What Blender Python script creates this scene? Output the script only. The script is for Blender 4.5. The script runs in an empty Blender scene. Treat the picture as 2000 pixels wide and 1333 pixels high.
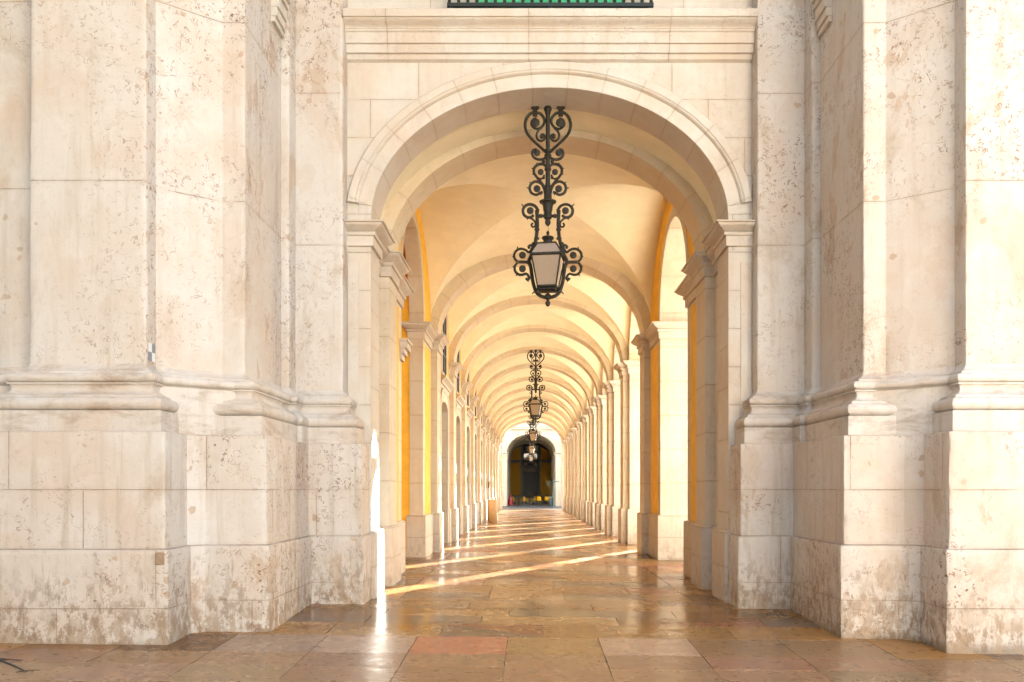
import bpy, math, random
from mathutils import Vector, noise as mnoise
R = math.radians
random.seed(7)
sc = bpy.context.scene
COL = sc.collection

# ------------------------------------------------------------------ camera
E = 1.6                      # eye height
XC = 0.29                    # axis of the arcade
cam_d = bpy.data.cameras.new("camera"); cam = bpy.data.objects.new("camera", cam_d); COL.objects.link(cam)
cam.location = (0, 0, E); cam.rotation_euler = (R(90), 0, 0)
cam_d.sensor_width = 36; cam_d.lens = 30.0
cam_d.shift_x = -0.016; cam_d.shift_y = 0.14425
cam_d.clip_start = 0.1; cam_d.clip_end = 3000
sc.camera = cam

# ------------------------------------------------------------------ sky, sun, exposure
SUN_EL, SUN_AZ = R(17.5), R(28.0)          # azimuth clockwise from +Y
w = bpy.data.worlds.new("World"); sc.world = w; w.use_nodes = True
nt = w.node_tree; bg = nt.nodes["Background"]
sky = nt.nodes.new("ShaderNodeTexSky"); sky.sky_type = 'NISHITA'; sky.sun_disc = False
sky.sun_elevation = SUN_EL; sky.sun_rotation = SUN_AZ
sky.air_density = 1.0; sky.dust_density = 4.0; sky.ozone_density = 0.0
nt.links.new(sky.outputs[0], bg.inputs[0]); bg.inputs[1].default_value = 0.075
sd = bpy.data.lights.new("sun", 'SUN'); sd.energy = 5.0; sd.angle = R(0.5); sd.color = (1.0, 0.95, 0.85)
sun = bpy.data.objects.new("sun", sd); COL.objects.link(sun)
to_sun = Vector((math.sin(SUN_AZ) * math.cos(SUN_EL), math.cos(SUN_AZ) * math.cos(SUN_EL), math.sin(SUN_EL)))
sun.rotation_euler = (-to_sun).to_track_quat('-Z', 'Y').to_euler(); sun.location = to_sun * 60
vs = sc.view_settings
vs.view_transform = 'Standard'; vs.look = 'None'; vs.gamma = 1; vs.use_curve_mapping = False
vs.exposure = 3.82
vs.use_white_balance = True; vs.white_balance_temperature = 6050; vs.white_balance_tint = 7
sc.render.engine = 'CYCLES'
cy = sc.cycles
cy.max_bounces = 8; cy.diffuse_bounces = 5; cy.glossy_bounces = 4; cy.transmission_bounces = 4
cy.use_denoising = True; cy.sample_clamp_indirect = 8.0; cy.caustics_reflective = False; cy.caustics_refractive = False
cy.use_adaptive_sampling = True; cy.adaptive_threshold = 0.02

# ------------------------------------------------------------------ shader helpers
class NT:
    def __init__(s, name):
        s.m = bpy.data.materials.new(name); s.m.use_nodes = True
        s.t = s.m.node_tree; s.b = s.t.nodes["Principled BSDF"]
        s._pos = None
    def n(s, typ, ins=None, **kw):
        x = s.t.nodes.new(typ)
        for k, v in kw.items(): setattr(x, k, v)
        for k, v in (ins or {}).items():
            if isinstance(v, bpy.types.NodeSocket): s.t.links.new(v, x.inputs[k])
            else: x.inputs[k].default_value = v
        return x
    def math(s, op, a, b=0.0, c=None, clamp=False):
        i = {0: a, 1: b}
        if c is not None: i[2] = c
        return s.n("ShaderNodeMath", i, operation=op, use_clamp=clamp).outputs[0]
    def pos(s):
        if s._pos is None:
            s._pos = s.n("ShaderNodeNewGeometry")
            s._sep = s.n("ShaderNodeSeparateXYZ", {0: s._pos.outputs["Position"]})
        return s._pos.outputs["Position"]
    def xyz(s):
        s.pos(); return s._sep.outputs
    def scaled(s, v, loc=(0, 0, 0)):
        return s.n("ShaderNodeMapping", {0: s.pos(), 1: loc, 3: v}).outputs[0]
    def noise(s, vec, scale, detail=4, rough=.55, dist=0.0):
        return s.n("ShaderNodeTexNoise", {"Vector": vec, "Scale": scale, "Detail": detail, "Roughness": rough, "Distortion": dist}).outputs[0]
    def step(s, v, lo, hi):          # smooth 0..1
        return s.n("ShaderNodeMapRange", {0: v, 1: lo, 2: hi, 3: 0.0, 4: 1.0}, interpolation_type='SMOOTHSTEP').outputs[0]
    def mix(s, f, a, b, mode='MIX'):
        a = a if isinstance(a, bpy.types.NodeSocket) or len(a) == 4 else (*a, 1)
        b = b if isinstance(b, bpy.types.NodeSocket) or len(b) == 4 else (*b, 1)
        return s.n("ShaderNodeMix", {0: f, 6: a, 7: b}, data_type='RGBA', blend_type=mode).outputs[2]
    def bump(s, h, strength, dist=.01):
        s.t.links.new(s.n("ShaderNodeBump", {"Strength": strength, "Distance": dist, "Height": h}).outputs[0], s.b.inputs["Normal"])
    def out(s, col=None, rough=None, **kw):
        for k, v in (("Base Color", col), ("Roughness", rough)):
            if v is None: continue
            if isinstance(v, bpy.types.NodeSocket): s.t.links.new(v, s.b.inputs[k])
            else: s.b.inputs[k].default_value = (*v, 1) if k == "Base Color" and len(v) == 3 else v
        for k, v in kw.items(): s.b.inputs[k.replace("_", " ")].default_value = v
        return s.m

def stone(name, base=(.53, .50, .465), course=2.02, z0=3.24, width=60.0, pits=.5, patch=.5, grime=0.0,
          ring=None, joint=1.0, streak=.5, seed=0.0, tone=.10, soil=0.0):
    """pale shelly limestone; ring=(zc, n, k) draws radial joints of an arch in the XZ plane"""
    s = NT(name); p = s.scaled((1, 1, 1), (seed, seed * .7, seed * .3)); X, Y, Z = s.xyz()
    # large mottling
    m1 = s.noise(p, .9, 5, .6); m2 = s.noise(p, 3.1, 6, .6, .4)
    c = s.mix(s.step(m1, .35, .68), base, (base[0] * .95, base[1] * .84, base[2] * .75))
    c = s.mix(s.math('MULTIPLY', s.step(m2, .45, .75), .55), c, (base[0] * 1.12, base[1] * 1.13, base[2] * 1.15))
    # block to block tone and joints
    nsep = s.n("ShaderNodeSeparateXYZ", {0: s._pos.outputs["True Normal"]}).outputs
    isx = s.math('GREATER_THAN', s.math('ABSOLUTE', nsep[0]), .8)
    hx = s.math('ADD', s.math('MULTIPLY', Y, isx), s.math('MULTIPLY', X, s.math('SUBTRACT', 1.0, isx)))
    if ring is None:
        zr = s.math('DIVIDE', s.math('SUBTRACT', Z, z0 + E), course)
        row = s.math('FLOOR', zr); fz_ = s.math('FRACT', zr)
        dz = s.math('MULTIPLY', s.math('MINIMUM', fz_, s.math('SUBTRACT', 1.0, fz_)), course)
        hr = s.math('DIVIDE', s.math('ADD', hx, s.math('MULTIPLY', row, width * .43)), width)
        col_ = s.math('FLOOR', hr); fh = s.math('FRACT', hr)
        dh = s.math('MULTIPLY', s.math('MINIMUM', fh, s.math('SUBTRACT', 1.0, fh)), width)
    else:
        zc, nvo, kk = ring
        ang = s.math('ARCTAN2', s.math('SUBTRACT', Z, zc), s.math('SUBTRACT', X, XC))
        ar = s.math('MULTIPLY', ang, nvo / math.pi)
        ar = s.math('ADD', ar, .5 if nvo % 2 == 0 else 0.0)
        row = s.math('FLOOR', ar); fz_ = s.math('FRACT', ar)
        dz = s.math('MULTIPLY', s.math('MINIMUM', fz_, s.math('SUBTRACT', 1.0, fz_)), kk * math.pi / nvo)
        dh = 1.0; col_ = 0.0
    d = s.math('MINIMUM', dz, dh)
    wob = s.math('MULTIPLY', s.math('SUBTRACT', s.noise(p, 22, 3), .5), .010)
    d = s.math('ADD', d, wob)
    jm = s.math('MULTIPLY', s.math('SUBTRACT', 1.0, s.step(d, .001, .0075)), s.step(s.noise(p, 2.6, 3), .30, .52))
    jwide = s.math('SUBTRACT', 1.0, s.step(d, .0, .05))
    wn = s.n("ShaderNodeTexWhiteNoise", {0: s.n("ShaderNodeCombineXYZ", {0: row, 1: col_, 2: isx}).outputs[0]}, noise_dimensions='3D')
    c = s.mix(s.math('MULTIPLY', wn.outputs[0], 2.2 * tone), c, (base[0] * .86, base[1] * .80, base[2] * .72))
    # vertical wash streaks
    st = s.noise(s.scaled((7, 7, .5)), 1.0, 5, .65)
    c = s.mix(s.math('MULTIPLY', s.step(st, .50, .74), min(1, streak * 1.25)), c, (base[0] * .74, base[1] * .66, base[2] * .56))
    st2 = s.noise(s.scaled((3, 3, .25), (4, 9, 2)), 1.0, 4, .6)
    c = s.mix(s.math('MULTIPLY', s.step(st2, .55, .75), streak * .7), c, (base[0] * 1.1, base[1] * 1.11, base[2] * 1.13))
    # tan mortar patches with crisp edges
    pn = s.noise(s.scaled((1, 1, .55), (seed * 3, 1, 5)), 2.3, 5, .62, .3)
    pm = s.math('MULTIPLY', s.step(pn, .59, .612), patch)
    pm = s.math('MULTIPLY', pm, s.math('ADD', .25, s.math('MULTIPLY', s.step(wn.outputs[0], .2, .8), .75)))
    pc = s.mix(s.noise(s.scaled((1, 1, 1), (0, 8, 3)), 1.7, 2), (.50, .36, .25), (.34, .25, .165))
    c = s.mix(s.math('MULTIPLY', pm, .78), c, pc)
    sn = s.noise(s.scaled((1, 1, .5), (9, seed, 2)), 1.5, 6, .68, .6)
    c = s.mix(s.math('MULTIPLY', s.step(sn, .52, .72), .25 + .55 * patch), c, (base[0] * .70, base[1] * .575, base[2] * .44))
    # shell pattern: broken curved lines plus small pits
    zone = s.step(s.noise(p, .75, 3, .6), .40, .62)
    zone = s.math('MULTIPLY', s.math('ADD', s.math('MULTIPLY', zone, .85), .15), s.math('ADD', .50, s.math('MULTIPLY', wn.outputs[0], .85)))
    if pits > 0.0:
        sh = s.noise(p, 9.0, 2.0, .5, 1.6)
        ln = s.math('SUBTRACT', 1.0, s.step(s.math('ABSOLUTE', s.math('SUBTRACT', sh, .5)), .010, .036))
        brk = s.step(s.noise(p, 11, 2, .5), .47, .56)
        ln = s.math('MULTIPLY', s.math('MULTIPLY', ln, brk), zone)
        vo = s.n("ShaderNodeTexVoronoi", {"Vector": s.n("ShaderNodeMix", {0: .06, 4: p, 5: s.n("ShaderNodeTexNoise", {"Vector": p, "Scale": 16.0, "Detail": 2.0}).outputs[1]}, data_type='VECTOR').outputs[1], "Scale": 17.0, "Randomness": 1.0})
        vr = s.n("ShaderNodeSeparateColor", {0: vo.outputs["Color"]}).outputs
        rad = s.math('MULTIPLY', s.math('SUBTRACT', vr[0], .62), .62)
        pit = s.math('MULTIPLY', s.step(s.math('SUBTRACT', rad, vo.outputs["Distance"]), 0.0, .04), zone)
        pit2 = s.math('MULTIPLY', pit, s.math('GREATER_THAN', vr[1], .45))
        hole = s.math('MAXIMUM', ln, s.math('MAXIMUM', pit2, s.math('MULTIPLY', pit, .4)), clamp=True)
        c = s.mix(s.math('MULTIPLY', ln, .95 * min(1, pits)), c, (.22, .125, .07))
        c = s.mix(s.math('MULTIPLY', pit, .72 * min(1, pits)), c, (.31, .20, .115))
        c = s.mix(s.math('MULTIPLY', pit2, .88 * min(1, pits)), c, (.11, .065, .038))
        v2 = s.n("ShaderNodeTexVoronoi", {"Vector": s.n("ShaderNodeMix", {0: .10, 4: p, 5: s.n("ShaderNodeTexNoise", {"Vector": p, "Scale": 9.0, "Detail": 3.0}).outputs[1]}, data_type='VECTOR').outputs[1], "Scale": 6.5, "Randomness": 1.0})
        r2 = s.n("ShaderNodeSeparateColor", {0: v2.outputs["Color"]}).outputs
        big = s.math('MULTIPLY', s.step(s.math('SUBTRACT', s.math('MULTIPLY', s.math('SUBTRACT', r2[0], .60), .75), v2.outputs["Distance"]), 0.0, .10), s.step(s.noise(p, .6, 3, .6), .42, .56))
        c = s.mix(s.math('MULTIPLY', big, .70 * min(1, pits)), c, (.36, .24, .14))
        hole = s.math('MAXIMUM', hole, s.math('MULTIPLY', big, .6))
    else:
        hole = 0.0
    # joints
    c = s.mix(s.math('MULTIPLY', jwide, .16 * joint), c, (.36, .24, .14))
    c = s.mix(s.math('MULTIPLY', jm, .55 * joint), c, (.17, .10, .055))
    if grime > 0:
        gz = s.math('SUBTRACT', Z, s.math('MULTIPLY', s.noise(p, 2.2, 5, .7), .9))
        gm = s.math('SUBTRACT', 1.0, s.step(gz, -.55, .55))
        gn = s.step(s.noise(s.scaled((1, 1, .6), (2, 2, 8)), 11, 7, .72), .46, .58)
        c = s.mix(s.math('MULTIPLY', s.math('MULTIPLY', gm, gn), min(.95, .75 * grime)), c, (.20, .125, .065))
        gm2 = s.math('SUBTRACT', 1.0, s.step(s.math('ADD', Z, s.math('MULTIPLY', s.noise(p, 7, 4), .12)), .02, .16))
        c = s.mix(s.math('MULTIPLY', gm2, .6 * grime), c, (.13, .085, .05))
        dk = s.noise(s.scaled((12, 12, 2.2), (1, 3, 0)), 1.0, 6, .7)
        dm = s.math('MULTIPLY', s.step(dk, .56, .70), s.math('SUBTRACT', 1.0, s.step(s.math('ADD', Z, s.math('MULTIPLY', m2, .6)), .8, 1.35)))
        c = s.mix(s.math('MULTIPLY', dm, .62 * grime), c, (.20, .14, .09))
        en = s.noise(s.scaled((1, 1, .8), (5, 5, 1)), 4.2, 8, .68, .5)
        em = s.math('MULTIPLY', s.step(en, .50, .53), s.math('SUBTRACT', 1.0, s.step(s.math('ADD', Z, s.math('MULTIPLY', m1, .5)), .35, .75)))
        c = s.mix(s.math('MULTIPLY', em, .5 * grime), c, (.30, .215, .135))
    g = s.noise(p, 70, 3, .6)
    c = s.mix(s.math('MULTIPLY', s.step(g, .35, .7), .16), c, (base[0] * .80, base[1] * .76, base[2] * .70))
    if soil > 0:
        so = s.noise(s.scaled((2.2, 2.2, 7.0), (3, 1, 4)), 1.0, 7, .7, .4)
        c = s.mix(s.math('MULTIPLY', s.step(so, .47, .70), .65 * soil), c, (.25, .17, .10))
    h = s.math('SUBTRACT', s.math('ADD', s.math('MULTIPLY', g, .12), s.math('MULTIPLY', m2, .5)), s.math('MULTIPLY', hole, .55))
    h = s.math('SUBTRACT', h, s.math('MULTIPLY', jm, .8 * joint))
    h = s.math('SUBTRACT', h, s.math('MULTIPLY', pm, .35))
    s.bump(h, .55, .012)
    return s.out(c, s.math('ADD', .55, s.math('MULTIPLY', m2, .25)))

def plain(name, col, rough=.6, var=.15, scale=6.0, metallic=0.0, bump=.15, streak=0.0, spec=.5):
    s = NT(name); p = s.pos(); n1 = s.noise(p, scale, 6, .62)
    c = s.mix(s.step(n1, .35, .7), tuple(v * (1 - var) for v in col), tuple(min(1, v * (1 + var)) for v in col))
    n3 = s.noise(p, scale * .12, 4, .6)
    c = s.mix(s.math('MULTIPLY', s.step(n3, .4, .7), .35), c, tuple(v * (1 - 1.3 * var) for v in col))
    if streak:
        st = s.noise(s.scaled((5, 5, .4)), 1.0, 5, .65)
        c = s.mix(s.math('MULTIPLY', s.step(st, .5, .8), streak), c, tuple(v * .62 for v in col))
    s.bump(s.noise(p, scale * 9, 3), bump, .004)
    s.b.inputs["Metallic"].default_value = metallic
    s.b.inputs["Specular IOR Level"].default_value = spec
    return s.out(c, rough)

M = {}
M['ped'] = stone("shelly pedestal stone", course=.598, z0=-.012, width=1.75, pits=1.15, patch=.8, grime=1.25, streak=.65, seed=1.0)
M['base'] = stone("moulded base stone", course=30, z0=-9, width=60, pits=.35, patch=.35, streak=.55, seed=4.0, tone=.0, soil=.8)
M['shaft'] = stone("shelly shaft stone", course=2.02, z0=3.24, width=60, pits=1.0, patch=1.0, streak=.4, seed=2.0)
M['wall'] = stone("ashlar wall stone", base=(.54, .505, .45), course=.52, z0=.10, width=1.15, pits=.22, patch=.1, streak=.3, seed=6.0)
M['rings'] = stone("front arch stone", base=(.54, .505, .45), tone=.05, joint=.7, ring=(E + 2.9, 17, 2.7), pits=.2, patch=.1, streak=.15, seed=7.0)
M['ribs'] = stone("rib stone", base=(.60, .535, .41), tone=.04, joint=.7, ring=(E + 2.9, 15, 2.7), pits=.2, patch=.1, streak=.1, seed=8.0)
M['trim'] = stone("trim stone", base=(.53, .495, .445), course=30, z0=-9, width=1.9, pits=.3, patch=.25, streak=.4, seed=9.0, tone=.06)
M['pier'] = stone("pier stone", base=(.55, .50, .41), course=.74, z0=.12, width=40, pits=.25, patch=.15, streak=.3, seed=5.0)
M['plinth'] = stone("plinth stone", base=(.52, .485, .43), course=.46, z0=-.60, width=40, pits=.3, patch=.2, grime=.55, streak=.35, seed=3.0)
def vault_mat():
    s = NT("cream vault plaster"); p = s.pos(); col = (.82, .765, .585)
    n1 = s.noise(p, 2.0, 6, .62); n2 = s.noise(p, .45, 5, .6)
    c = s.mix(s.step(n1, .35, .7), tuple(v * .95 for v in col), tuple(min(1, v * 1.04) for v in col))
    c = s.mix(s.math('MULTIPLY', s.step(n2, .48, .68), .22), c, (.70, .62, .44))
    dp = s.noise(p, 1.1, 7, .7, .5); c = s.mix(s.math('MULTIPLY', s.step(dp, .64, .72), .22), c, (.58, .48, .31))
    cr = s.noise(p, .8, 6, .62, .6); cm = s.math('MULTIPLY', s.math('SUBTRACT', 1.0, s.step(s.math('ABSOLUTE', s.math('SUBTRACT', cr, .5)), .0005, .0035)), s.step(s.noise(p, .7, 2), .5, .6))
    c = s.mix(s.math('MULTIPLY', cm, .28), c, (.45, .34, .2))
    s.bump(s.math('ADD', s.noise(p, 5, 5), s.math('MULTIPLY', s.noise(p, 40, 3), .15)), .12, .01)
    return s.out(c, .8)
M['vault'] = vault_mat()
M['yellow'] = plain("ochre yellow plaster", (.80, .46, .03), .75, .10, 4.0, bump=.3, streak=.22)
M['iron'] = plain("dark cast iron", (.024, .020, .012), .62, .5, 22.0, .35, .5)
M['greeniron'] = plain("green painted iron", (.004, .010, .006), .5, .3, 20.0, 0, .2)
M['door'] = plain("dark door wood", (.012, .016, .024), .45, .3, 8.0)
M['brown'] = plain("brown wood", (.10, .045, .018), .5, .3, 8.0)
M['greypaint'] = plain("grey surround stone", (.30, .30, .29), .7, .12, 3.0)
M['mass'] = plain("upper facade render", (.62, .50, .33), .8, .06, 1.0)
M['frame'] = plain("window frame paint", (.08, .09, .11), .5, .2, 9.0)
def glass():
    s = NT("window glass"); return s.out((.02, .025, .03), .03, Specular_IOR_Level=.9)
M['glass'] = glass()
def frosted():
    s = NT("frosted lantern glass"); n1 = s.noise(s.pos(), 160, 2)
    c = s.mix(s.step(n1, .35, .65), (.30, .215, .145), (.38, .28, .19))
    s.b.inputs["Transmission Weight"].default_value = .25
    return s.out(c, .5)
M['frost'] = frosted()
def floor_mat():
    s = NT("polished limestone slabs"); p = s.pos(); X, Y, Z = s.xyz()
    at = s.n("ShaderNodeAttribute", attribute_name="slab").outputs["Color"]
    n1 = s.noise(s.scaled((1, 3, 1)), 2.2, 7, .65, .5); n2 = s.noise(p, 9, 6, .65)
    c = s.mix(s.math('MULTIPLY', s.step(n1, .38, .72), .34), at, s.mix(1.0, at, (.62, .54, .46), 'MULTIPLY'))
    c = s.mix(s.math('MULTIPLY', s.step(n2, .5, .75), .35), c, s.mix(1.0, at, (1.3, 1.25, 1.2), 'MULTIPLY'))
    vo = s.n("ShaderNodeTexVoronoi", {"Vector": s.n("ShaderNodeMix", {0: .08, 4: p, 5: s.n("ShaderNodeTexNoise", {"Vector": p, "Scale": 12.0}).outputs[1]}, data_type='VECTOR').outputs[1], "Scale": 7.5})
    vr = s.n("ShaderNodeSeparateColor", {0: vo.outputs["Color"]}).outputs
    sp = s.step(s.math('SUBTRACT', s.math('MULTIPLY', s.math('SUBTRACT', vr[0], .70), .50), vo.outputs["Distance"]), 0, .03)
    c = s.mix(s.math('MULTIPLY', sp, .8), c, (.05, .03, .02))
    vn = s.noise(p, 3.2, 5, .6, 2.5)
    vein = s.math('SUBTRACT', 1.0, s.step(s.math('ABSOLUTE', s.math('SUBTRACT', vn, .5)), .002, .014))
    c = s.mix(s.math('MULTIPLY', vein, .18), c, (.16, .09, .05))
    du = s.step(s.noise(p, 1.4, 7, .72, .8), .50, .68)
    c = s.mix(s.math('MULTIPLY', du, .30), c, s.mix(1.0, at, (.50, .44, .40), 'MULTIPLY'))
    fl = s.noise(s.scaled((26, 34, 1)), 1.0, 2, .5); fm = s.math('MULTIPLY', s.step(fl, .70, .74), s.step(s.noise(p, 1.9, 3), .45, .6))
    c = s.mix(s.math('MULTIPLY', fm, .8), c, (.035, .025, .018))
    # wet patches: darker, glossier
    wet = s.step(s.noise(s.scaled((.35, .55, 1), (3.3, 1.7, 0)), 1.0, 5, .6), .47, .60)
    far = s.step(Y, 8.6, 9.6)
    wet = s.math('MULTIPLY', wet, s.math('ADD', .15, s.math('MULTIPLY', far, .85)))
    c = s.mix(s.math('MULTIPLY', wet, .45), c, s.mix(1.0, c, (.55, .42, .28), 'MULTIPLY'))
    r = s.math('ADD', s.math('MULTIPLY', n1, .34), s.math('ADD', .11, s.math('MULTIPLY', s.step(n2, .4, .7), .12)))
    r = s.math('MULTIPLY', r, s.math('SUBTRACT', 1.0, s.math('MULTIPLY', wet, .45)), clamp=True)
    h = s.math('ADD', s.math('MULTIPLY', s.noise(p, 1.3, 3), 1.0), s.math('MULTIPLY', n2, .06))
    s.bump(h, .12, .012)
    return s.out(c, r, Specular_IOR_Level=.33)
M['floor'] = floor_mat()
def plaza_mat():
    s = NT("plaza paving"); n1 = s.noise(s.pos(), .7, 5); n2 = s.noise(s.pos(), 14, 4)
    c = s.mix(n1, (.20, .185, .165), (.27, .25, .22)); c = s.mix(s.math('MULTIPLY', s.step(n2, .45, .7), .4), c, (.15, .14, .12))
    s.bump(n2, .3, .01); return s.out(c, .55)
M['plaza'] = plaza_mat()
def street_mat():
    s = NT("street setts"); br = s.n("ShaderNodeTexBrick", {"Vector": s.pos(), "Color1": (.08, .08, .085, 1), "Color2": (.13, .13, .14, 1), "Mortar": (.07, .07, .07, 1), "Scale": 5.0})
    s.bump(br.outputs[1], .5, .01); return s.out(br.outputs[0], .4)
M['street'] = street_mat()

# ------------------------------------------------------------------ mesh helpers
class MB:
    def __init__(s): s.v = []; s.f = []; s.mi = []
    def add(s, vs_, fs, mi=0):
        o = len(s.v); s.v += [tuple(q) for q in vs_]; s.f += [tuple(i + o for i in f) for f in fs]; s.mi += [mi] * len(fs)
    def box(s, a, b, mi=0):
        (x0, y0, z0), (x1, y1, z1) = a, b
        x0, x1 = sorted((x0, x1)); y0, y1 = sorted((y0, y1)); z0, z1 = sorted((z0, z1))
        s.add([(x0, y0, z0), (x1, y0, z0), (x1, y1, z0), (x0, y1, z0), (x0, y0, z1), (x1, y0, z1), (x1, y1, z1), (x0, y1, z1)],
              [(3, 2, 1, 0), (4, 5, 6, 7), (0, 1, 5, 4), (1, 2, 6, 5), (2, 3, 7, 6), (3, 0, 4, 7)], mi)
    def tube(s, pts, rad, n=8, cap=True, mi=0):
        pts = [Vector(p) for p in pts]; k = len(pts)
        rad = rad if isinstance(rad, (list, tuple)) else [rad] * k
        up = None; rings = []
        for i, p in enumerate(pts):
            t = (pts[min(i + 1, k - 1)] - pts[max(i - 1, 0)])
            if t.length < 1e-9: t = Vector((0, 0, 1))
            t.normalize()
            if up is None: up = t.orthogonal().normalized()
            up = (up - t * up.dot(t)); up = up.normalized() if up.length > 1e-6 else t.orthogonal().normalized()
            sd_ = t.cross(up)
            rings.append([p + (up * math.cos(2 * math.pi * j / n) + sd_ * math.sin(2 * math.pi * j / n)) * rad[i] for j in range(n)])
        vs_ = [q for r in rings for q in r]
        fs = [(i * n + j, i * n + (j + 1) % n, (i + 1) * n + (j + 1) % n, (i + 1) * n + j) for i in range(k - 1) for j in range(n)]
        if cap: fs += [tuple(range(n))[::-1], tuple((k - 1) * n + j for j in range(n))]
        s.add(vs_, fs, mi)
    def lathe(s, prof, c=(0, 0, 0), n=16, rot=0.0, mi=0):       # prof: (r, z)
        vs_ = []; k = len(prof)
        for r, z in prof:
            for j in range(n):
                a = rot + 2 * math.pi * j / n
                vs_.append((c[0] + r * math.cos(a), c[1] + r * math.sin(a), c[2] + z))
        fs = [(i * n + j, i * n + (j + 1) % n, (i + 1) * n + (j + 1) % n, (i + 1) * n + j) for i in range(k - 1) for j in range(n)]
        if prof[0][0] > 1e-5: fs.append(tuple(range(n))[::-1])
        if prof[-1][0] > 1e-5: fs.append(tuple((k - 1) * n + j for j in range(n)))
        s.add(vs_, fs, mi)
    def build(s, name, mats, parent=None, loc=(0, 0, 0), smooth=30, bevel=0.0):
        me = bpy.data.meshes.new(name); me.from_pydata(s.v, [], s.f)
        for m in (mats if isinstance(mats, (list, tuple)) else [mats]): me.materials.append(m)
        me.polygons.foreach_set("material_index", s.mi)
        if smooth:
            me.polygons.foreach_set("use_smooth", [True] * len(me.polygons)); me.set_sharp_from_angle(angle=R(smooth))
        me.update()
        o = bpy.data.objects.new(name, me); COL.objects.link(o); o.location = loc
        if parent: o.parent = parent
        if bevel:
            b = o.modifiers.new("bevel", 'BEVEL'); b.width = bevel; b.segments = 2; b.limit_method = 'ANGLE'; b.angle_limit = R(40); b.harden_normals = False
        return o
def tag(o, label=None, cat=None, group=None, kind=None):
    if label: o['label'] = label
    if cat: o['category'] = cat
    if group: o['group'] = group
    if kind: o['kind'] = kind
    return o
def empty(name, loc=(0, 0, 0), rz=0.0):
    o = bpy.data.objects.new(name, None); COL.objects.link(o); o.location = loc; o.rotation_euler = (0, 0, rz); o.empty_display_size = .2
    return o
KIDS = {}
def copy_tree(o, loc=None, parent=None):
    c = o.copy(); COL.objects.link(c)
    if parent: c.parent = parent
    if loc is not None: c.location = loc
    for ch in [q for q in COL.objects if q.parent == o]:
        copy_tree(ch, None, c)
    return c

def fz(x, y):                                   # floor level
    z = E - 1.515 - .011 * (x - XC)
    if y < 11: z -= .04 * (11 - max(y, -2))
    if y > 20: z -= .0035 * (min(y, 70) - 20)
    return z

def mirror(side, u, y, z): return (XC + side * u, y, z)

def arch_pts(a, b, cs, zs, n=48):
    return [(cs + a * math.cos(math.pi * (1 - i / n)), zs + b * math.sin(math.pi * (1 - i / n))) for i in range(n + 1)]

def arch_wall(mb, mp, s0, s1, cs, a, zs, b, zbot, ztop, thick, n=40, soff=1, flip=False, back=True):
    """wall in the (s,z) plane with an arched opening; mp(s,z,d)->xyz; soffit uses material index 1"""
    P = arch_pts(a, b, cs, zs, n); fr = []
    def quad(q, d, fl):
        vs_ = [mp(x, z, d) for x, z in q]; f = tuple(range(len(q)))
        mb.add(vs_, [f[::-1] if fl else f])
    for d, fl in ((0, flip), (thick, not flip)) if back else ((0, flip),):
        for i in range(n):
            quad([P[i], P[i + 1], (P[i + 1][0], ztop), (P[i][0], ztop)], d, fl)
        quad([(s0, zs), P[0], (P[0][0], ztop), (s0, ztop)], d, fl)
        quad([P[n], (s1, zs), (s1, ztop), (P[n][0], ztop)], d, fl)
        if zbot < zs - .01:
            quad([(s0, zbot), (P[0][0], zbot), P[0], (s0, zs)], d, fl)
            quad([(P[n][0], zbot), (s1, zbot), (s1, zs), P[n]], d, fl)
    Q = P if zbot >= zs - .01 else [(P[0][0], zbot)] + P + [(P[n][0], zbot)]
    vs_ = [mp(x, z, 0) for x, z in Q] + [mp(x, z, thick) for x, z in Q]; k = len(Q)
    fs = [(i + 1, i, k + i, k + i + 1) for i in range(k - 1)]
    mb.add(vs_, [f[::-1] for f in fs] if flip else fs, soff)
    # outer edges
    for q in (((s0, zbot), (s0, ztop)), ((s0, ztop), (s1, ztop)), ((s1, ztop), (s1, zbot))):
        vs_ = [mp(*q[0], 0), mp(*q[1], 0), mp(*q[1], thick), mp(*q[0], thick)]
        mb.add(vs_, [(3, 2, 1, 0) if flip else (0, 1, 2, 3)])

def ring(mb, mp, cs, a, b, zs, prof, t0=0.0, n=56, flip=False, close=True):
    """profile [(radial offset, projection)] swept along the half ellipse; projection goes along -d of mp"""
    k = len(prof); vs_ = []
    for i in range(n + 1):
        t = math.pi - t0 - (math.pi - 2 * t0) * i / n
        nx, nz = math.cos(t) / a, math.sin(t) / b; l = math.hypot(nx, nz); nx /= l; nz /= l
        for r, p in prof: vs_.append(mp(cs + a * math.cos(t) + nx * r, zs + b * math.sin(t) + nz * r, -p))
    m = k if close else k - 1
    fs = [(i * k + j, i * k + (j + 1) % k, (i + 1) * k + (j + 1) % k, (i + 1) * k + j) for i in range(n) for j in range(m)]
    if flip: fs = [f[::-1] for f in fs]
    if close: fs += [tuple(range(k)), tuple(n * k + j for j in range(k))[::-1]]
    mb.add(vs_, fs)

def isect(p, d, q, e):
    det = d[0] * e[1] - d[1] * e[0]
    if abs(det) < 1e-6: return p
    t = ((q[0] - p[0]) * e[1] - (q[1] - p[1]) * e[0]) / det
    return (p[0] + d[0] * t, p[1] + d[1] * t)

def outline(segs, offs):
    """closed loop of lines (px,py,nx,ny) pushed out by offs[i] -> corner points (corner i between seg i-1 and i)"""
    L = [((s[0] + s[2] * o, s[1] + s[3] * o), (-s[3], s[2])) for s, o in zip(segs, offs)]
    return [isect(L[i - 1][0], L[i - 1][1], L[i][0], L[i][1]) for i in range(len(L))]

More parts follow.
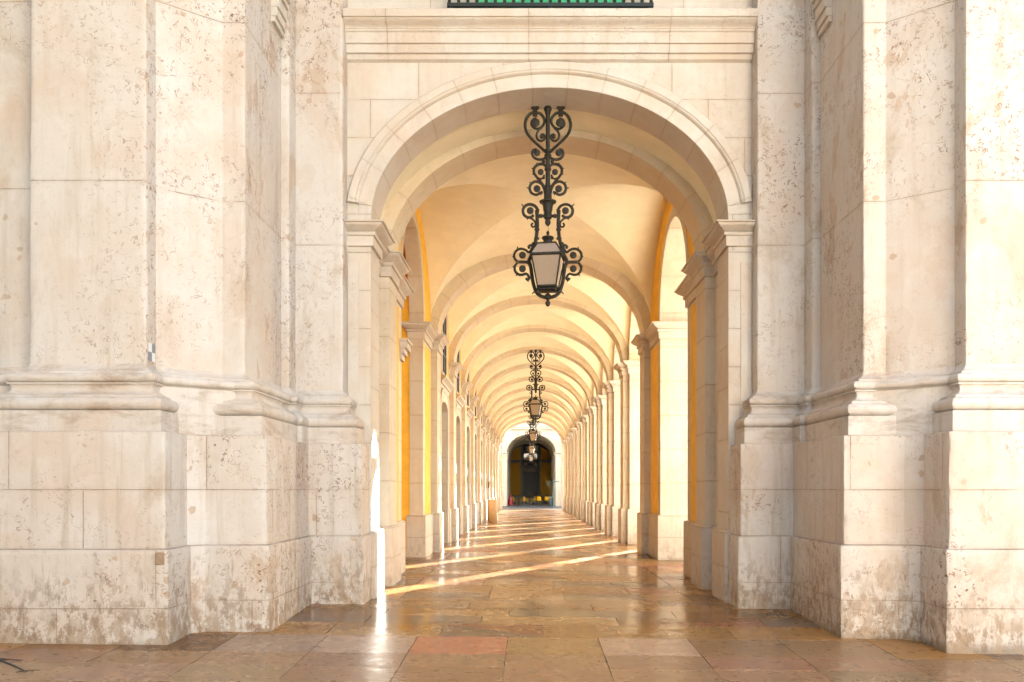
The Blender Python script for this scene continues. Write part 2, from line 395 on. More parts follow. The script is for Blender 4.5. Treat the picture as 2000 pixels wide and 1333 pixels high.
def sweep_loop(mb, segs, prof, side, cap_top=True, cap_bot=False):
    """simple closed sweep; prof [(z, off or [off per seg])], (u,Y) plan"""
    rows = []
    for z, o in prof:
        offs = o if isinstance(o, (list, tuple)) else [o] * len(segs)
        rows.append([(c, z) for c in outline(segs, offs)])
    k = len(segs); vs_ = [mirror(side, c[0], c[1], z) for r in rows for c, z in r]
    fs = [(i * k + j, i * k + (j + 1) % k, (i + 1) * k + (j + 1) % k, (i + 1) * k + j) for i in range(len(rows) - 1) for j in range(k)]
    if cap_top: fs.append(tuple((len(rows) - 1) * k + j for j in range(k)))
    if cap_bot: fs.append(tuple(range(k))[::-1])
    # plan runs outer->inner for the left side, i.e. counter-clockwise seen from above when mirrored to the left
    if side > 0: fs = [f[::-1] for f in fs]
    mb.add(vs_, fs)

# ------------------------------------------------------------------ ground
def sheet(name, x0, x1, y0, y1, z, mat, n=1):
    mb = MB(); mb.add([(x0, y0, z), (x1, y0, z), (x1, y1, z), (x0, y1, z)], [(0, 1, 2, 3)])
    o = mb.build(name, mat, smooth=0); tag(o, kind='structure'); return o
sheet("plaza_ground", -1500, 1500, -1500, 1500, -.42, M['plaza'])

PAL = [(.25, .12, .036), (.29, .15, .046), (.17, .082, .030), (.37, .215, .085), (.26, .13, .038), (.20, .115, .046), (.32, .16, .046), (.26, .10, .042)]
DARKS = [(.14, .10, .065), (.18, .12, .075), (.16, .10, .06)]
def build_pavement():
    mb = MB(); cols = []
    g = .0035
    def slab(q, c, gap=None):
        gp = g if gap is None else gap
        cx = sum(p[0] for p in q) / len(q); cy_ = sum(p[1] for p in q) / len(q)
        top = []
        for x, y in q:
            d = math.hypot(x - cx, y - cy_); k = max(0, 1 - gp * 1.35 / d)
            top.append((cx + (x - cx) * k, cy_ + (y - cy_) * k))
        dz = random.uniform(-.0012, .0012); k = len(q)
        vs_ = [(x, y, fz(x, y) + dz) for x, y in top] + [(x, y, fz(x, y) - .012) for x, y in top]
        fs = [tuple(range(k))] + [(j, k + j, k + (j + 1) % k, (j + 1) % k) for j in range(k)]
        mb.add(vs_, fs); cols.extend([c] * len(fs))
    def pick(dark=.12):
        c = random.choice(DARKS) if random.random() < dark else random.choice(PAL)
        k = random.uniform(.92, 1.08); return tuple(v * k for v in c)
    pale = lambda: tuple(v * random.uniform(.95, 1.06) for v in random.choice([(.27, .155, .078), (.24, .138, .068), (.30, .178, .095), (.27, .148, .078)]))
    rows = [3.6, 4.4, 5.2, 5.9, 6.6, 7.2, 7.82, 8.33]
    for y0, y1 in zip(rows, rows[1:]):
        for k in range(-7, 9):
            x = -.22 + .96 * k; slab([(x, y0), (x + .96, y0), (x + .96, y1), (x, y1)], pale(), .004 if y1 != 7.82 else .002)
    for k in range(-7, 9):
        x = -.22 + .96 * k
        c = {-1: (.40, .155, .085), 0: (.31, .175, .065), 1: (.38, .24, .15), 2: (.24, .135, .06), 3: (.26, .155, .075), -2: (.37, .25, .17), -3: (.32, .22, .15)}.get(k, pick())
        slab([(x, 8.33), (x + .96, 8.33), (x + .96, 9.13), (x, 9.13)], c, .004)
    # diamond field in front of the arch
    ys = [9.13, 9.80, 10.28, 10.72, 11.22, 11.62]
    for r, (y0, y1) in enumerate(zip(ys, ys[1:])):
        x = -3.6 - random.random()
        while x < 4.4:
            wd = random.uniform(1.1, 2.1); a, b = pick(.2), pick(.25)
            if random.random() < .6:
                if random.random() < .5:
                    slab([(x, y0), (x + wd, y0), (x + wd, y1)], a, .005); slab([(x, y0), (x + wd, y1), (x, y1)], b, .005)
                else:
                    slab([(x, y0), (x + wd, y0), (x, y1)], a, .005); slab([(x + wd, y0), (x + wd, y1), (x, y1)], b, .005)
            else: slab([(x, y0), (x + wd, y0), (x + wd, y1), (x, y1)], a)
            x += wd
    y = 11.62
    while y < 69.9:
        y1 = min(y + random.uniform(.72, .95), 70.0)
        if 70.0 - y1 < .4: y1 = 70.0
        xs = [-2.95, -1.75]
        while xs[-1] < 1.3: xs.append(xs[-1] + random.uniform(.8, 1.45))
        xs = [v for v in xs if v < 1.7] + [2.25, 4.45]
        for xa, xb in zip(xs, xs[1:]): slab([(xa, y), (xb, y), (xb, y1), (xa, y1)], pick(.12), .006 if y < 22 else .004)
        y = y1
    # bedding sheet under the joints
    yy = [3.6, 6, 8, 9.5, 11, 20, 40, 70.0]
    for y0, y1 in zip(yy, yy[1:]):
        a, b = (-6.95, 8.3) if y1 <= 9.6 else (-4.3, 4.46)
        mb.add([(a, y0, fz(a, y0) - .011), (b, y0, fz(b, y0) - .011), (b, y1, fz(b, y1) - .011), (a, y1, fz(a, y1) - .011)], [(0, 1, 2, 3)])
        cols.append((.05, .033, .02))
    o = mb.build("pavement", M['floor'], smooth=0)
    at = o.data.attributes.new("slab", 'FLOAT_COLOR', 'FACE')
    at.data.foreach_set("color", [v for c in cols for v in (*c, 1)])
    tag(o, kind='structure')
build_pavement()
o = sheet("street", -60, 60, 70.05, 84.9, fz(0, 70) - .06, M['street'])
mbk = MB(); mbk.box((-2.9, 70.01, -.5), (4.4, 70.20, fz(0, 70) - .004)); tag(mbk.build("kerb", M['plinth'], bevel=.01), kind='structure')
sheet("far_pavement", -8, 9, 84.9, 108.2, fz(0, 70) - .04, M['street'])

# ------------------------------------------------------------------ the two big corner piers in front
def torus(zc, r, oc, n=8, k=1.0):
    return [(zc - r * math.cos(math.pi * i / n), oc + k * r * math.sin(math.pi * i / n)) for i in range(n + 1)]
PED = [(-2.1, .40), (-.635, .40), (-.615, .39), (-.605, .352), (.574, .35), (.584, .342)]
BAS = [(.584, .272), (.80, .27), (.803, .20)] + torus(.872, .07, .208) + [(.945, .21), (.965, .208)] + \
      [(.967 + .113 * i / 6, .195 - .075 * math.sin(math.pi * (i / 6) ** .8 * .72)) for i in range(7)] + [(1.084, .155), (1.10, .155)] + \
      torus(1.151, .05, .118) + [(1.204, .09), (1.228, .088)] + [(1.23 + .085 * i / 5, .072 * (1 - math.sin(math.pi / 2 * i / 5))) for i in range(6)]
SHA = [(1.315, 0.0), (18.0, 0.0)]
def obl(z, o):
    if z < -.61: return .29
    if z < .582: return .245
    if z < 1.096: return .215
    if z < 1.203: return .20 + max(0, o - .118) * 1.0
    return o
def hp_(z, o):
    return .85 * o - .30 if z <= .5841 and o > .3 else .85 * o
q2 = math.sqrt(.5)
SEGS = [  # (u, Y, nu, nY, kind, dense)
    (6.0, 9.22, 0, -1, 'obl', .06), (5.535, 9.1, 1, 0, 'std', .06), (5.0, 8.97, 0, -1, 'std', .035), (4.306, 9.0, -1, 0, 'std', .05),
    (4.03, 9.41, -.609, -.793, 'obl', .035), (3.6, 9.63, 0, -1, 'std', .04), (3.49, 10, -1, 0, 'std', .05),
    (3.45, 11.05, 0, -1, 'hp', .06), (3.386, 11.2, -1, 0, 'p3', .08), (3.0, 11.35, 0, -1, 'p3', .04), (2.755, 11.5, -1, 0, 'p3', .05),
    (3.0, 11.66, 0, 1, 'back', 3), (6.5, 10.5, 1, 0, 'back', 3)]
def corner_pier(side, label):
    root = empty("corner_pier", mirror(side, 4.3, 9.3, 0)); tag(root, label, "stone pier")
    L = root.location
    segs = [s[:4] for s in SEGS]
    def offs(z, o):
        r = []
        for s in SEGS:
            kd = s[4]
            r.append(o if kd == 'std' else obl(z, o) if kd == 'obl' else hp_(z, o) if kd == 'hp' else .85 * o if kd == 'p3' else 0.0)
        return r
    def part(name, prof, mat, dz, amp, erode, cap=False):
        pr = [prof[0]]
        for z, o in prof[1:]:
            n = max(1, int(abs(z - pr[-1][0]) / dz)) if z - E < 4 else 1
            z0, o0 = pr[-1]
            if z > 4: n = int((3.9 - z0) / dz); pr += [(z0 + (3.9 - z0) * i / n, o) for i in range(1, n + 1)]; n = 8; z0 = 3.9
            pr += [(z0 + (z - z0) * i / n, o0 + (o - o0) * i / n) for i in range(1, n + 1)]
        base = outline(segs, offs(0, 0)); K = len(segs)
        params = []
        for i in range(K):
            l = math.dist(base[i], base[(i + 1) % K]); d = SEGS[i][5]; n = max(1, int(l / d))
            if d > 1: params.append([0.0]); continue
            e = min(.2, .014 / max(l, .1)); ts = sorted({0.0, e, min(.4, 2.2 * e), max(.6, 1 - 2.2 * e), 1 - e} | {j / n for j in range(1, n) if 3 * e < j / n < 1 - 3 * e})
            params.append(ts)
        N = sum(len(t) for t in params); vs_ = []
        for z, o in pr:
            C = outline(segs, offs(z, o)); zw = z + E
            for i in range(K):
                a, b = C[i], C[(i + 1) % K]; s = segs[i]; pv = segs[i - 1]
                conv = (pv[2] * -s[3] + pv[3] * s[2])      # turn direction
                nx_ = segs[(i + 1) % K]; conv2 = (s[2] * -nx_[3] + s[3] * nx_[2])
                ln = max(1e-6, math.dist(a, b))
                for j, t in enumerate(params[i]):
                    u, y = a[0] + (b[0] - a[0]) * t, a[1] + (b[1] - a[1]) * t
                    if SEGS[i][5] < 1 and SEGS[i - 1][5] < 1 or 0 < t:
                        nx, ny = s[2], s[3]
                        if t == 0: nx, ny = s[2] + pv[2], s[3] + pv[3]
                        P = Vector((side * u, y, zw))
                        h = amp * (mnoise.noise(P * 2.6) + .5 * mnoise.noise(P * 9))
                        if zw < 1.1: h += .5 * amp * mnoise.noise(P * 19)
                        dl, dr = t * ln, (1 - t) * ln
                        ef = 0
                        if conv > .3: ef = max(ef, 1 - dl / .03)
                        if conv2 > .3: ef = max(ef, 1 - dr / .03)
                        if ef > 0:
                            er = .35 + 1.3 * max(0, mnoise.noise(P * 3.4 + Vector((7, 0, 0)))) + .9 * max(0, mnoise.noise(P * 11))
                            if zw < .55: er += 1.0 * max(0, mnoise.noise(P * 6 + Vector((0, 3, 0))))
                            h -= erode * er * ef
                        if t == 0: h *= .75
                        u += nx * h; y += ny * h
                    vs_.append(mirror(side, u, y, zw))
        rws = len(pr)
        fs = [(i * N + j, i * N + (j + 1) % N, (i + 1) * N + (j + 1) % N, (i + 1) * N + j) for i in range(rws - 1) for j in range(N)]
        if cap: fs.append(tuple((rws - 1) * N + j for j in range(N)))
        if side > 0: fs = [f[::-1] for f in fs]
        mb = MB(); mb.add([(v[0] - L.x, v[1] - L.y, v[2] - L.z) for v in vs_], fs)
        return mb.build(name, mat, root, smooth=38)
    part("pedestal", PED, M['ped'], .035, .004, .017, True)
    part("base_moulding", BAS, M['base'], .03, .0022, .006)
    part("shaft", SHA, M['shaft'], .05, .003, .020, True)
    # entablature return seen in the re-entrant angle
    mb = MB()
    for (z0, z1, p) in ENT_BOX:
        a = mirror(side, 3.62, 10.62, z0 + E); b = mirror(side, 3.487 - p * .62, 11.04 - p * .4, z1 + E)
        mb.box([a[i] - L[i] for i in range(3)], [b[i] - L[i] for i in range(3)])
    mb.build("cornice", M['trim'], root, bevel=.008)
    return root
ENT_BOX = [(5.82, 5.89, .07), (5.892, 6.0, .11), (6.002, 6.14, .15), (6.142, 6.20, .20), (6.202, 6.28, .27), (6.282, 6.37, .31)]
CPL = corner_pier(-1, "weathered limestone corner pier left of the arch, moulded base on a tall stepped pedestal")
corner_pier(1, "pale limestone corner pier right of the arch, brighter faces above a clustered pedestal")

mb = MB(); o_ = CPL.location
mb.box((-3.745 - o_.x, 8.555 - o_.y, E - .765), (-3.655 - o_.x, 8.60 - o_.y, E - .64))
tag(mb.build("repair_patch", plain("brown mortar", (.30, .21, .13), .8, .15, 12), CPL, bevel=.006), "square brown repair in the ledge corner")
# unseen walls and roof added left of and behind the camera to block sky light
mb = MB(); mb.box((-10.5, -15.0, -.5), (-7.0, 7.4, 15.0)); mb.box((-10.5, -15.0, 15.02), (1.0, 7.4, 16.0)); mb.box((-7.01, -14.9, 8.2), (-6.6, 7.5, 8.7)); mb.box((-7.01, -14.9, -.5), (-6.8, 7.5, 1.0))
tag(mb.build("sky_blocker", M['wall'], bevel=.02), "added wall and roof slab blocking sky light, out of view to the left", "wall")
mb = MB(); mb.box((4.0, -13.0, -.5), (20.0, -12.0, 13.0)); mb.box((3.9, -12.01, -.5), (20.1, -11.9, 1.0)); mb.box((3.9, -12.01, 8.0), (20.1, -11.7, 8.5))  # unseen wall added behind-right to bounce sunlight onto the pier fronts
tag(mb.build("bounce_wall", M['wall'], bevel=.02), "added wall bouncing sunlight onto the piers, unseen behind the camera to the right", "wall")

# ------------------------------------------------------------------ arcade building
AR = empty("arcade_building", (XC, 11.62, 0))
tag(AR, "long vaulted stone arcade behind the big arch with cream ceiling and yellow wall panels", "building")
AL = Vector(AR.location)
def part(mb, name, mat, parent=AR, smooth=30, bevel=0.0, org=None):
    """vertices are given in world space"""
    org = AL if org is None else Vector(org)
    mb.v = [(v[0] - org.x, v[1] - org.y, v[2] - org.z) for v in mb.v]
    o = mb.build(name, mat, parent, smooth=smooth, bevel=bevel)
    return o
ZS = E + 3.60                # spring line
AW, BW = 2.435, 1.81         # front arch
YF, YB = 11.62, 12.27
def mpY(y0, sgn=1): return lambda s, z, d: (s, y0 + sgn * d, z)

mb = MB(); arch_wall(mb, mpY(YF), XC - 3.3, XC + 3.3, XC, AW, E + 3.65, BW, -.45, E + 18.0, YB - YF, 56, flip=False)
part(mb, "front_wall", [M['wall'], M['rings']])
mb = MB()
t0 = math.asin(.20 / BW)
ring(mb, mpY(YF), XC, AW, BW, E + 3.65, [(.002, .0), (.002, .012), (.176, .014), (.18, .036), (.20, .060), (.215, .064), (.22, .042), (.235, .060), (.325, .058), (.335, .050), (.337, .0)], t0, 64)
part(mb, "archivolt", M['rings'])
for s_ in (-1, 1):
    mb = MB(); mb.box(mirror(s_, 2.60, YF - .016, E - .6), mirror(s_, 2.75, YF + .03, E + 3.08)); part(mb, "wall_panel", M['trim'], bevel=.004)
# entablature over the arch
mb = MB(); prof = [(.0, 5.80), (.045, 5.825), (.06, 5.885), (.095, 5.892), (.105, 5.998), (.135, 6.004), (.145, 6.135), (.165, 6.15), (.165, 6.175)] + \
    [(.175 + .10 * (1 - math.cos(math.pi * i / 8)) / 2, 6.178 + .09 * i / 8) for i in range(9)] + [(.30, 6.272), (.305, 6.284), (.31, 6.368), (.30, 6.375), (0, 6.38)]
k = len(prof)
vs_ = [(XC - 2.752, YF - p, z + E) for p, z in prof] + [(XC + 2.752, YF - p, z + E) for p, z in prof]
mb.add(vs_, [(i, k + i, k + i + 1, i + 1) for i in range(k - 1)] + [tuple(range(k)), tuple(range(k, 2 * k))[::-1]])
part(mb, "entablature", M['trim'], smooth=25)

IMP = [(-.40, -.002), (-.345, .0), (-.34, .035), (-.19, .04), (-.186, .06), (-.17, .072), (-.15, .075), (-.135, .068), (-.132, .055)] + \
      [(-.13 + .105 * i / 7, .06 + .115 * math.sin(math.pi / 2 * i / 7) ** 1.4) for i in range(8)] + [(-.022, .19), (-.018, .20), (.0, .205), (.004, .19)]
def pier_parts(side, path, zt, parent, org, plinth=True, names=("pier", "plinth", "impost"), mats=None, zb=-.45):
    mb = MB(); sweep_loop(mb, path, [(zb, 0), (zt, 0)], side)
    p = part(mb, names[0], M['pier'], parent, bevel=.006, org=org)
    mb = MB(); sweep_loop(mb, path, [(zb, .062), (E - .60, .062), (E - .575, .045), (E - .57, -.001)], side, cap_top=False)
    part(mb, names[1], M['plinth'], p, smooth=20, bevel=.005, org=org)
    mb = MB(); sweep_loop(mb, path, [(zt + z, o) for z, o in IMP], side)
    part(mb, names[2], M['trim'], p, smooth=32, org=org)
    return p
UI, UP, UO = 2.58, 2.43, 3.78
def pier_path(y0, y1, c, uo=UO, ph=.38):
    s = [(2.9, y0, 0, -1), (UI, y0 + .01, -1, 0)]
    s += [(2.5, c - ph, 0, -1), (UP, c, -1, 0), (2.5, c + ph, 0, 1), (UI, y1 - .01, -1, 0)]
    s += [(2.9, y1, 0, 1), (uo, c, 1, 0)]
    return s
# jambs of the front arch
for s_ in (-1, 1):
    path = [(2.7, YF, 0, -1), (AW, 12, -1, 0), (2.7, YB, 0, 1), (3.2, 12, 1, 0)]
    mb = MB(); sweep_loop(mb, path, [(-.45, .065), (E - .60, .065), (E - .575, .045), (E - .57, -.001)], s_, cap_top=False)
    j = part(mb, "jamb_plinth", M['plinth'], smooth=20, bevel=.006)
    mb = MB(); sweep_loop(mb, path, [(ZS + z * .88, o) for z, o in IMP], s_)
    part(mb, "impost", M['trim'], smooth=32)
C0, C1, DC, NB = 13.50, 20.45, 4.42, 11
cs_ = [C1 + DC * i for i in range(NB)]                # rib lines A..K
YEND = 69.1
PROT = {}
def put_pier(side, y0, y1, c, key=None, uo=UO):
    if key and key in PROT:
        src = PROT[key]; dy = c - src[1]
        cp = copy_tree(src[0], (0, dy, 0)); cp.parent = AR; return cp
    p = pier_parts(side, pier_path(y0, y1, c, uo), ZS, AR, AL)
    if key: PROT[key] = (p, c)
    return p
for side in (-1, 1):
    pr = put_pier(side, YB + .002, 15.4, C0, None, 4.55 if side > 0 else 2.88)
    put_pier(side, 18.57, 21.15, C1, None, 4.55 if side > 0 else 2.88)
    for c in cs_[1:]:
        if side > 0: put_pier(side, c - .70, c + .70, c, 'R')
        else: put_pier(side, c - .52, c + .52, c, 'L', 3.2)
    # ochre panels on the long first piers
    for (ya, yb) in ((14.05, 15.05), (18.90, 19.92)):
        mb = MB(); mb.box(mirror(side, UI - .004, ya, E - .568), mirror(side, UI + .05, yb, ZS - .40)); part(mb, "yellow_panel", M['yellow'], smooth=0)
# side arches, right (open) and left first bay
def side_arch(side, y0, y1, ya, yb, uo, name="side_arch"):
    c, a = (ya + yb) / 2, (yb - ya) / 2
    mp = lambda s, z, d: mirror(side, UI + d, s, z)
    mb = MB(); arch_wall(mb, mp, y0, y1, c, a, ZS + .004, a * 1.10, ZS + .004, E + 6.2, uo - UI, 28, flip=side < 0)
    o = part(mb, name, [M['yellow'], M['pier']], smooth=30)
    mb = MB(); ring(mb, mp, c, a, a * 1.10, ZS + .004, [(.002, .0), (.002, .012), (.21, .012), (.212, .0)], 0, 32, flip=side < 0)
    part(mb, "arch_surround", M['pier'], o)
side_arch(1, YB + .002, C1, 15.4, 18.57, 4.55)
side_arch(-1, YB + .002, C1, 15.4, 18.57, 2.88)
for i, c in enumerate(cs_):
    n = cs_[i + 1] if i + 1 < NB else YEND
    side_arch(1, c, n, c + .70, (n - .70) if i + 1 < NB else n - .9, UO)
# ribs
def rib(mb, c, hw=.36, a=UP, b=1.85, thick=.32, z=ZS):
    mp = mpY(c); ring(mb, mp, XC, a, b, z, [(.0, hw), (.0, -hw), (thick, -hw), (thick, hw)], 0, 48, flip=True)
mb = MB(); rib(mb, C0); r0 = part(mb, "rib", M['ribs'], smooth=25, bevel=.006)
for c in cs_:
    r = r0.copy(); COL.objects.link(r); r.location = (0, c - C0, 0)
# groin vaults
def vault(y0, y1, bc, bw, br=1.95, cross=True, z=ZS, NN=22):
    mb = MB(); c, l, a = (y0 + y1) / 2, (y1 - y0) / 2, 2.66
    th = [(-1 + 2 * i / NN) * math.pi / 2 for i in range(NN + 1)]
    def P(i, j):
        t, f = th[i], th[j]
        ct, cf = math.cos(t), math.cos(f); m = max(ct, cf) if cross else ct
        B = br if not cross else bc + (br - bc) * math.sin(f) ** 2 + (bw - bc) * math.sin(t) ** 2
        if cross and abs(abs(i - NN / 2) - abs(j - NN / 2)) < 1e-6: m = ct
        return (XC + a * math.sin(t), c + l * math.sin(f), z + B * m)
    idx = {}; vs_ = []; fs = []
    def vid(reg, i, j):
        kx = (reg, i, j)
        if kx not in idx: idx[kx] = len(vs_); vs_.append(P(i, j))
        return idx[kx]
    for i in range(NN):
        for j in range(NN):
            x, y = i + .5 - NN / 2, j + .5 - NN / 2
            q = [(i, j), (i + 1, j), (i + 1, j + 1), (i, j + 1)]
            if x * y > 0: tr = [(q[0], q[1], q[2]), (q[0], q[2], q[3])]
            else: tr = [(q[0], q[1], q[3]), (q[1], q[2], q[3])]
            for t_ in tr:
                gx = sum(p[0] for p in t_) / 3 - NN / 2; gy = sum(p[1] for p in t_) / 3 - NN / 2
                reg = (0 if gx > 0 else 1) if abs(gx) > abs(gy) else (2 if gy > 0 else 3)
                if not cross: reg = 0
                fs.append(tuple(vid(reg, *p) for p in t_)[::-1])
    mb.add(vs_, fs)
    return mb
def add_vault(*a, **k):
    o = part(vault(*a, **k), "vault_bay", M['vault'], smooth=60); return o
add_vault(YB - .05, C0 - .30, 0, 0, 1.95, False, ZS, 16)
add_vault(C0 + .30, C1 - .30, 2.17, 2.45, 1.97)
v0 = add_vault(cs_[0] + .30, cs_[1] - .30, 2.10, 2.02, 1.96)
for i in range(1, NB - 1):
    v = v0.copy(); COL.objects.link(v); v.location = (0, DC * i, 0)
add_vault(cs_[-1] + .30, YEND + .05, 2.05, 2.0, 1.96)
# end arch of the arcade
mb = MB(); arch_wall(mb, mpY(YEND), XC - 3.9, XC + 3.9, XC, AW, E + 3.65, BW, -.45, E + 9.0, .9, 40)
part(mb, "end_wall", [M['wall'], M['rings']])

# left wall bays with doors, hoods and windows
UL = 2.565
def left_bay(y0, y1):
    c = (y0 + y1) / 2; mp = lambda s, z, d: mirror(-1, UL + d, s, z)
    mb = MB(); arch_wall(mb, mp, y0, y1, c, .86, E + 2.08, .22, -.45, E + 6.2, .5, 12, flip=True)
    wl = part(mb, "side_wall", [M['yellow'], M['pier']], smooth=20)
    # door surround
    mb = MB(); A_, zt = .86, E + 2.08
    ring(mb, mp, c, A_, .22, zt, [(.001, 0), (.001, .055), (.24, .055), (.25, .075), (.36, .075), (.362, 0)], 0, 16, flip=True)
    for sg in (-1, 1):
        mb.box(mirror(-1, UL - .055, c + sg * (A_ + .001), -.3), mirror(-1, UL + .05, c + sg * (A_ + .24), zt))
        mb.box(mirror(-1, UL - .075, c + sg * (A_ + .242), -.3), mirror(-1, UL + .05, c + sg * (A_ + .36), zt + .002))
        mb.box(mirror(-1, UL - .085, c + sg * (A_ + .37), -.3), mirror(-1, UL + .05, c + sg * (A_ + .64), E - .57))
    mb.box(mirror(-1, UL - .03, c - 1.0, E + 2.46), mirror(-1, UL + .05, c + 1.0, E + 2.62))
    part(mb, "door_surround", M['trim'], wl, smooth=20)
    # hood
    mb = MB()
    hp = [(.0, 2.60), (.05, 2.61), (.06, 2.68), (.10, 2.69), (.11, 2.74), (.19, 2.80), (.21, 2.81), (.215, 2.86), (.0, 2.90)]
    kk = len(hp); w_ = 1.22
    vs_ = [mirror(-1, UL - p, c - w_ - p * .6, z + E) for p, z in hp] + [mirror(-1, UL - p, c + w_ + p * .6, z + E) for p, z in hp]
    mb.add(vs_, [(i + 1, i, kk + i, kk + i + 1)[::-1] for i in range(kk - 1)] + [tuple(range(kk))[::-1], tuple(range(kk, 2 * kk))])
    part(mb, "door_hood", M['trim'], wl, smooth=20)
    mb = MB(); mb.box(mirror(-1, UL + .34, c - .9, -.3), mirror(-1, UL + .40, c + .9, E + 2.35))
    for sg in (-1, 1):
        for (za, zb) in ((-1.2, -.2), (-.05, 1.0), (1.15, 1.9)):
            mb.box(mirror(-1, UL + .325, c + sg * .14, za + E), mirror(-1, UL + .345, c + sg * .72, zb + E))
    part(mb, "door", M['door'], wl, smooth=0, bevel=.004)
    mb = MB()
    for sg in (-1, 1): mb.box(mirror(-1, UL - .05, c + sg * .56, E + 3.02), mirror(-1, UL + .02, c + sg * .78, E + 4.75))
    mb.box(mirror(-1, UL - .05, c - .78, E + 4.752), mirror(-1, UL + .02, c + .78, E + 4.95))
    mb.box(mirror(-1, UL - .08, c - .80, E + 2.905), mirror(-1, UL + .02, c + .80, E + 3.018))
    part(mb, "window_surround", M['trim'], wl, smooth=0, bevel=.004)
    mb = MB(); mb.box(mirror(-1, UL - .012, c - .558, E + 3.02), mirror(-1, UL + .015, c + .558, E + 4.75))
    wn = part(mb, "window", M['glass'], wl, smooth=0)
    mb = MB()
    for yy in (-.55, -.02, .51): mb.box(mirror(-1, UL - .03, c + yy, E + 3.022), mirror(-1, UL - .013, c + yy + .04, E + 4.748))
    for zz in (3.024, 3.55, 4.1, 4.70): mb.box(mirror(-1, UL - .028, c - .55, E + zz), mirror(-1, UL - .0135, c + .55, E + zz + .04))
    part(mb, "window_frame", M['frame'], wn, smooth=0)
    return wl
lb0 = left_bay(cs_[0] + .6, cs_[1] - .45)
cl0 = left_bay(cs_[1] + .45, cs_[2] - .45)
for i in range(2, NB - 1):
    cp = copy_tree(cl0, (0, DC * (i - 1), 0)); cp.parent = AR
left_bay(cs_[-1] + .45, YEND)
for i, c in enumerate(cs_):           # wall strips above the left imposts, behind the ribs
    mb = MB(); mb.box(mirror(-1, UL + .012, c - .72 if i else c - .02, ZS), mirror(-1, 3.1, c + .72, E + 6.2)); part(mb, "wall_strip", M['yellow'], smooth=0)
# vestibule behind the first left arch
mb = MB()
mb.box((-6.0, 18.60, -.45), (XC - 2.86, 18.90, E + 6.2)); mb.box((-6.0, 15.0, -.45), (XC - 2.90, 15.25, E + 6.2))
mb.box((-6.2, 15.25, -.45), (-6.0, 18.61, E + 6.2)); mb.box((-6.0, 15.25, E + 5.7), (XC - 2.89, 18.59, E + 6.0))
part(mb, "vestibule_wall", M['yellow'], smooth=0)
mb = MB()
for i, (z0, z1, p) in enumerate(((2.30, 2.40, .06), (2.402, 2.50, .11), (2.502, 2.62, .17), (2.622, 2.68, .2))):
    mb.box(mirror(-1, UI - p * .75, 15.18, z0 + E), mirror(-1, UI + .1, 15.42 + p * 1.6, z1 + E))
part(mb, "bracket_cornice", M['trim'], bevel=.008)
# building mass that closes the arcade
mb = MB()
mb.box((-9.0, YB + .01, E + 6.22), (XC + 3.78, YEND + .88, E + 18.0))
mb.box((-9.0, 19.0, -.45), (-3.10, YEND + .89, E + 6.21)); mb.box((-9.0, YB + .012, -.45), (-3.05, 14.99, E + 6.21)); mb.box((-9.0, 15.0, -.45), (-6.3, 18.99, E + 6.21))
part(mb, "upper_storey", M['mass'], smooth=0)
# balcony above the entablature
mb = MB(); xa, xb, yr = -1.085, 1.670, 11.40; zb_ = E + 6.385
mb.box((xa, yr - .03, zb_ + .045), (xb, yr + .03, zb_ + .095)); mb.box((xa, yr - .025, zb_ + .98), (xb, yr + .025, zb_ + 1.03))
mb.box((xa, yr + .035, zb_ + .08), (xa + .04, YF + .02, zb_ + .14)); mb.box((xb - .04, yr + .035, zb_ + .08), (xb, YF + .02, zb_ + .14))
n_ = 22
for i in range(n_ + 1):
    x = xa + .03 + (xb - xa - .06) * i / n_; mb.tube([(x, yr, zb_ + .096), (x, yr, zb_ + .979)], .024, 6)
for x in (xa + .05, (xa + xb) / 2, xb - .05): mb.lathe([(0.0, 0.0), (.025, .003), (.04, .018), (.036, .036), (.025, .047)], (x, yr, zb_ - .004), 12)
for x in (xa + .62, xb - .62): mb.box((x - .04, yr + .03, zb_ + .0), (x + .04, yr + .2, zb_ + .044))
bl = part(mb, "balcony_railing", M['greeniron'], smooth=35)
mb = MB(); mb.box((XC - 1.0, YF - .03, zb_ + .02), (XC + 1.0, YF + .02, zb_ + 2.3))
part(mb, "balcony_window", plain("pale green shutter", (.10, .55, .25), .5, .1, 5.0), smooth=0)

# ------------------------------------------------------------------ hanging lanterns
def spiral(cx, cz, r0, r1, a0, a1, n=20):
    return [(cx + (r0 + (r1 - r0) * i / n) * math.cos(R(a0 + (a1 - a0) * i / n)), cz + (r0 + (r1 - r0) * i / n) * math.sin(R(a0 + (a1 - a0) * i / n))) for i in range(n + 1)]
def cat(pts, n=6):
    """Catmull-Rom through 2D points"""
    P = [pts[0]] + list(pts) + [pts[-1]]; out = []
    for i in range(1, len(P) - 2):
        for k in range(n):
            t = k / n; a, b, c, d = P[i - 1], P[i], P[i + 1], P[i + 2]
            out.append(tuple(.5 * (2 * b[j] + (c[j] - a[j]) * t + (2 * a[j] - 5 * b[j] + 4 * c[j] - d[j]) * t * t + (3 * b[j] - a[j] - 3 * c[j] + d[j]) * t ** 3) for j in (0, 1)))
    out.append(tuple(pts[-1])); return out
SCL = .002372
def px(p): return ((p[0] - 337) * SCL, 0.0, -(p[1] - 66) * SCL)
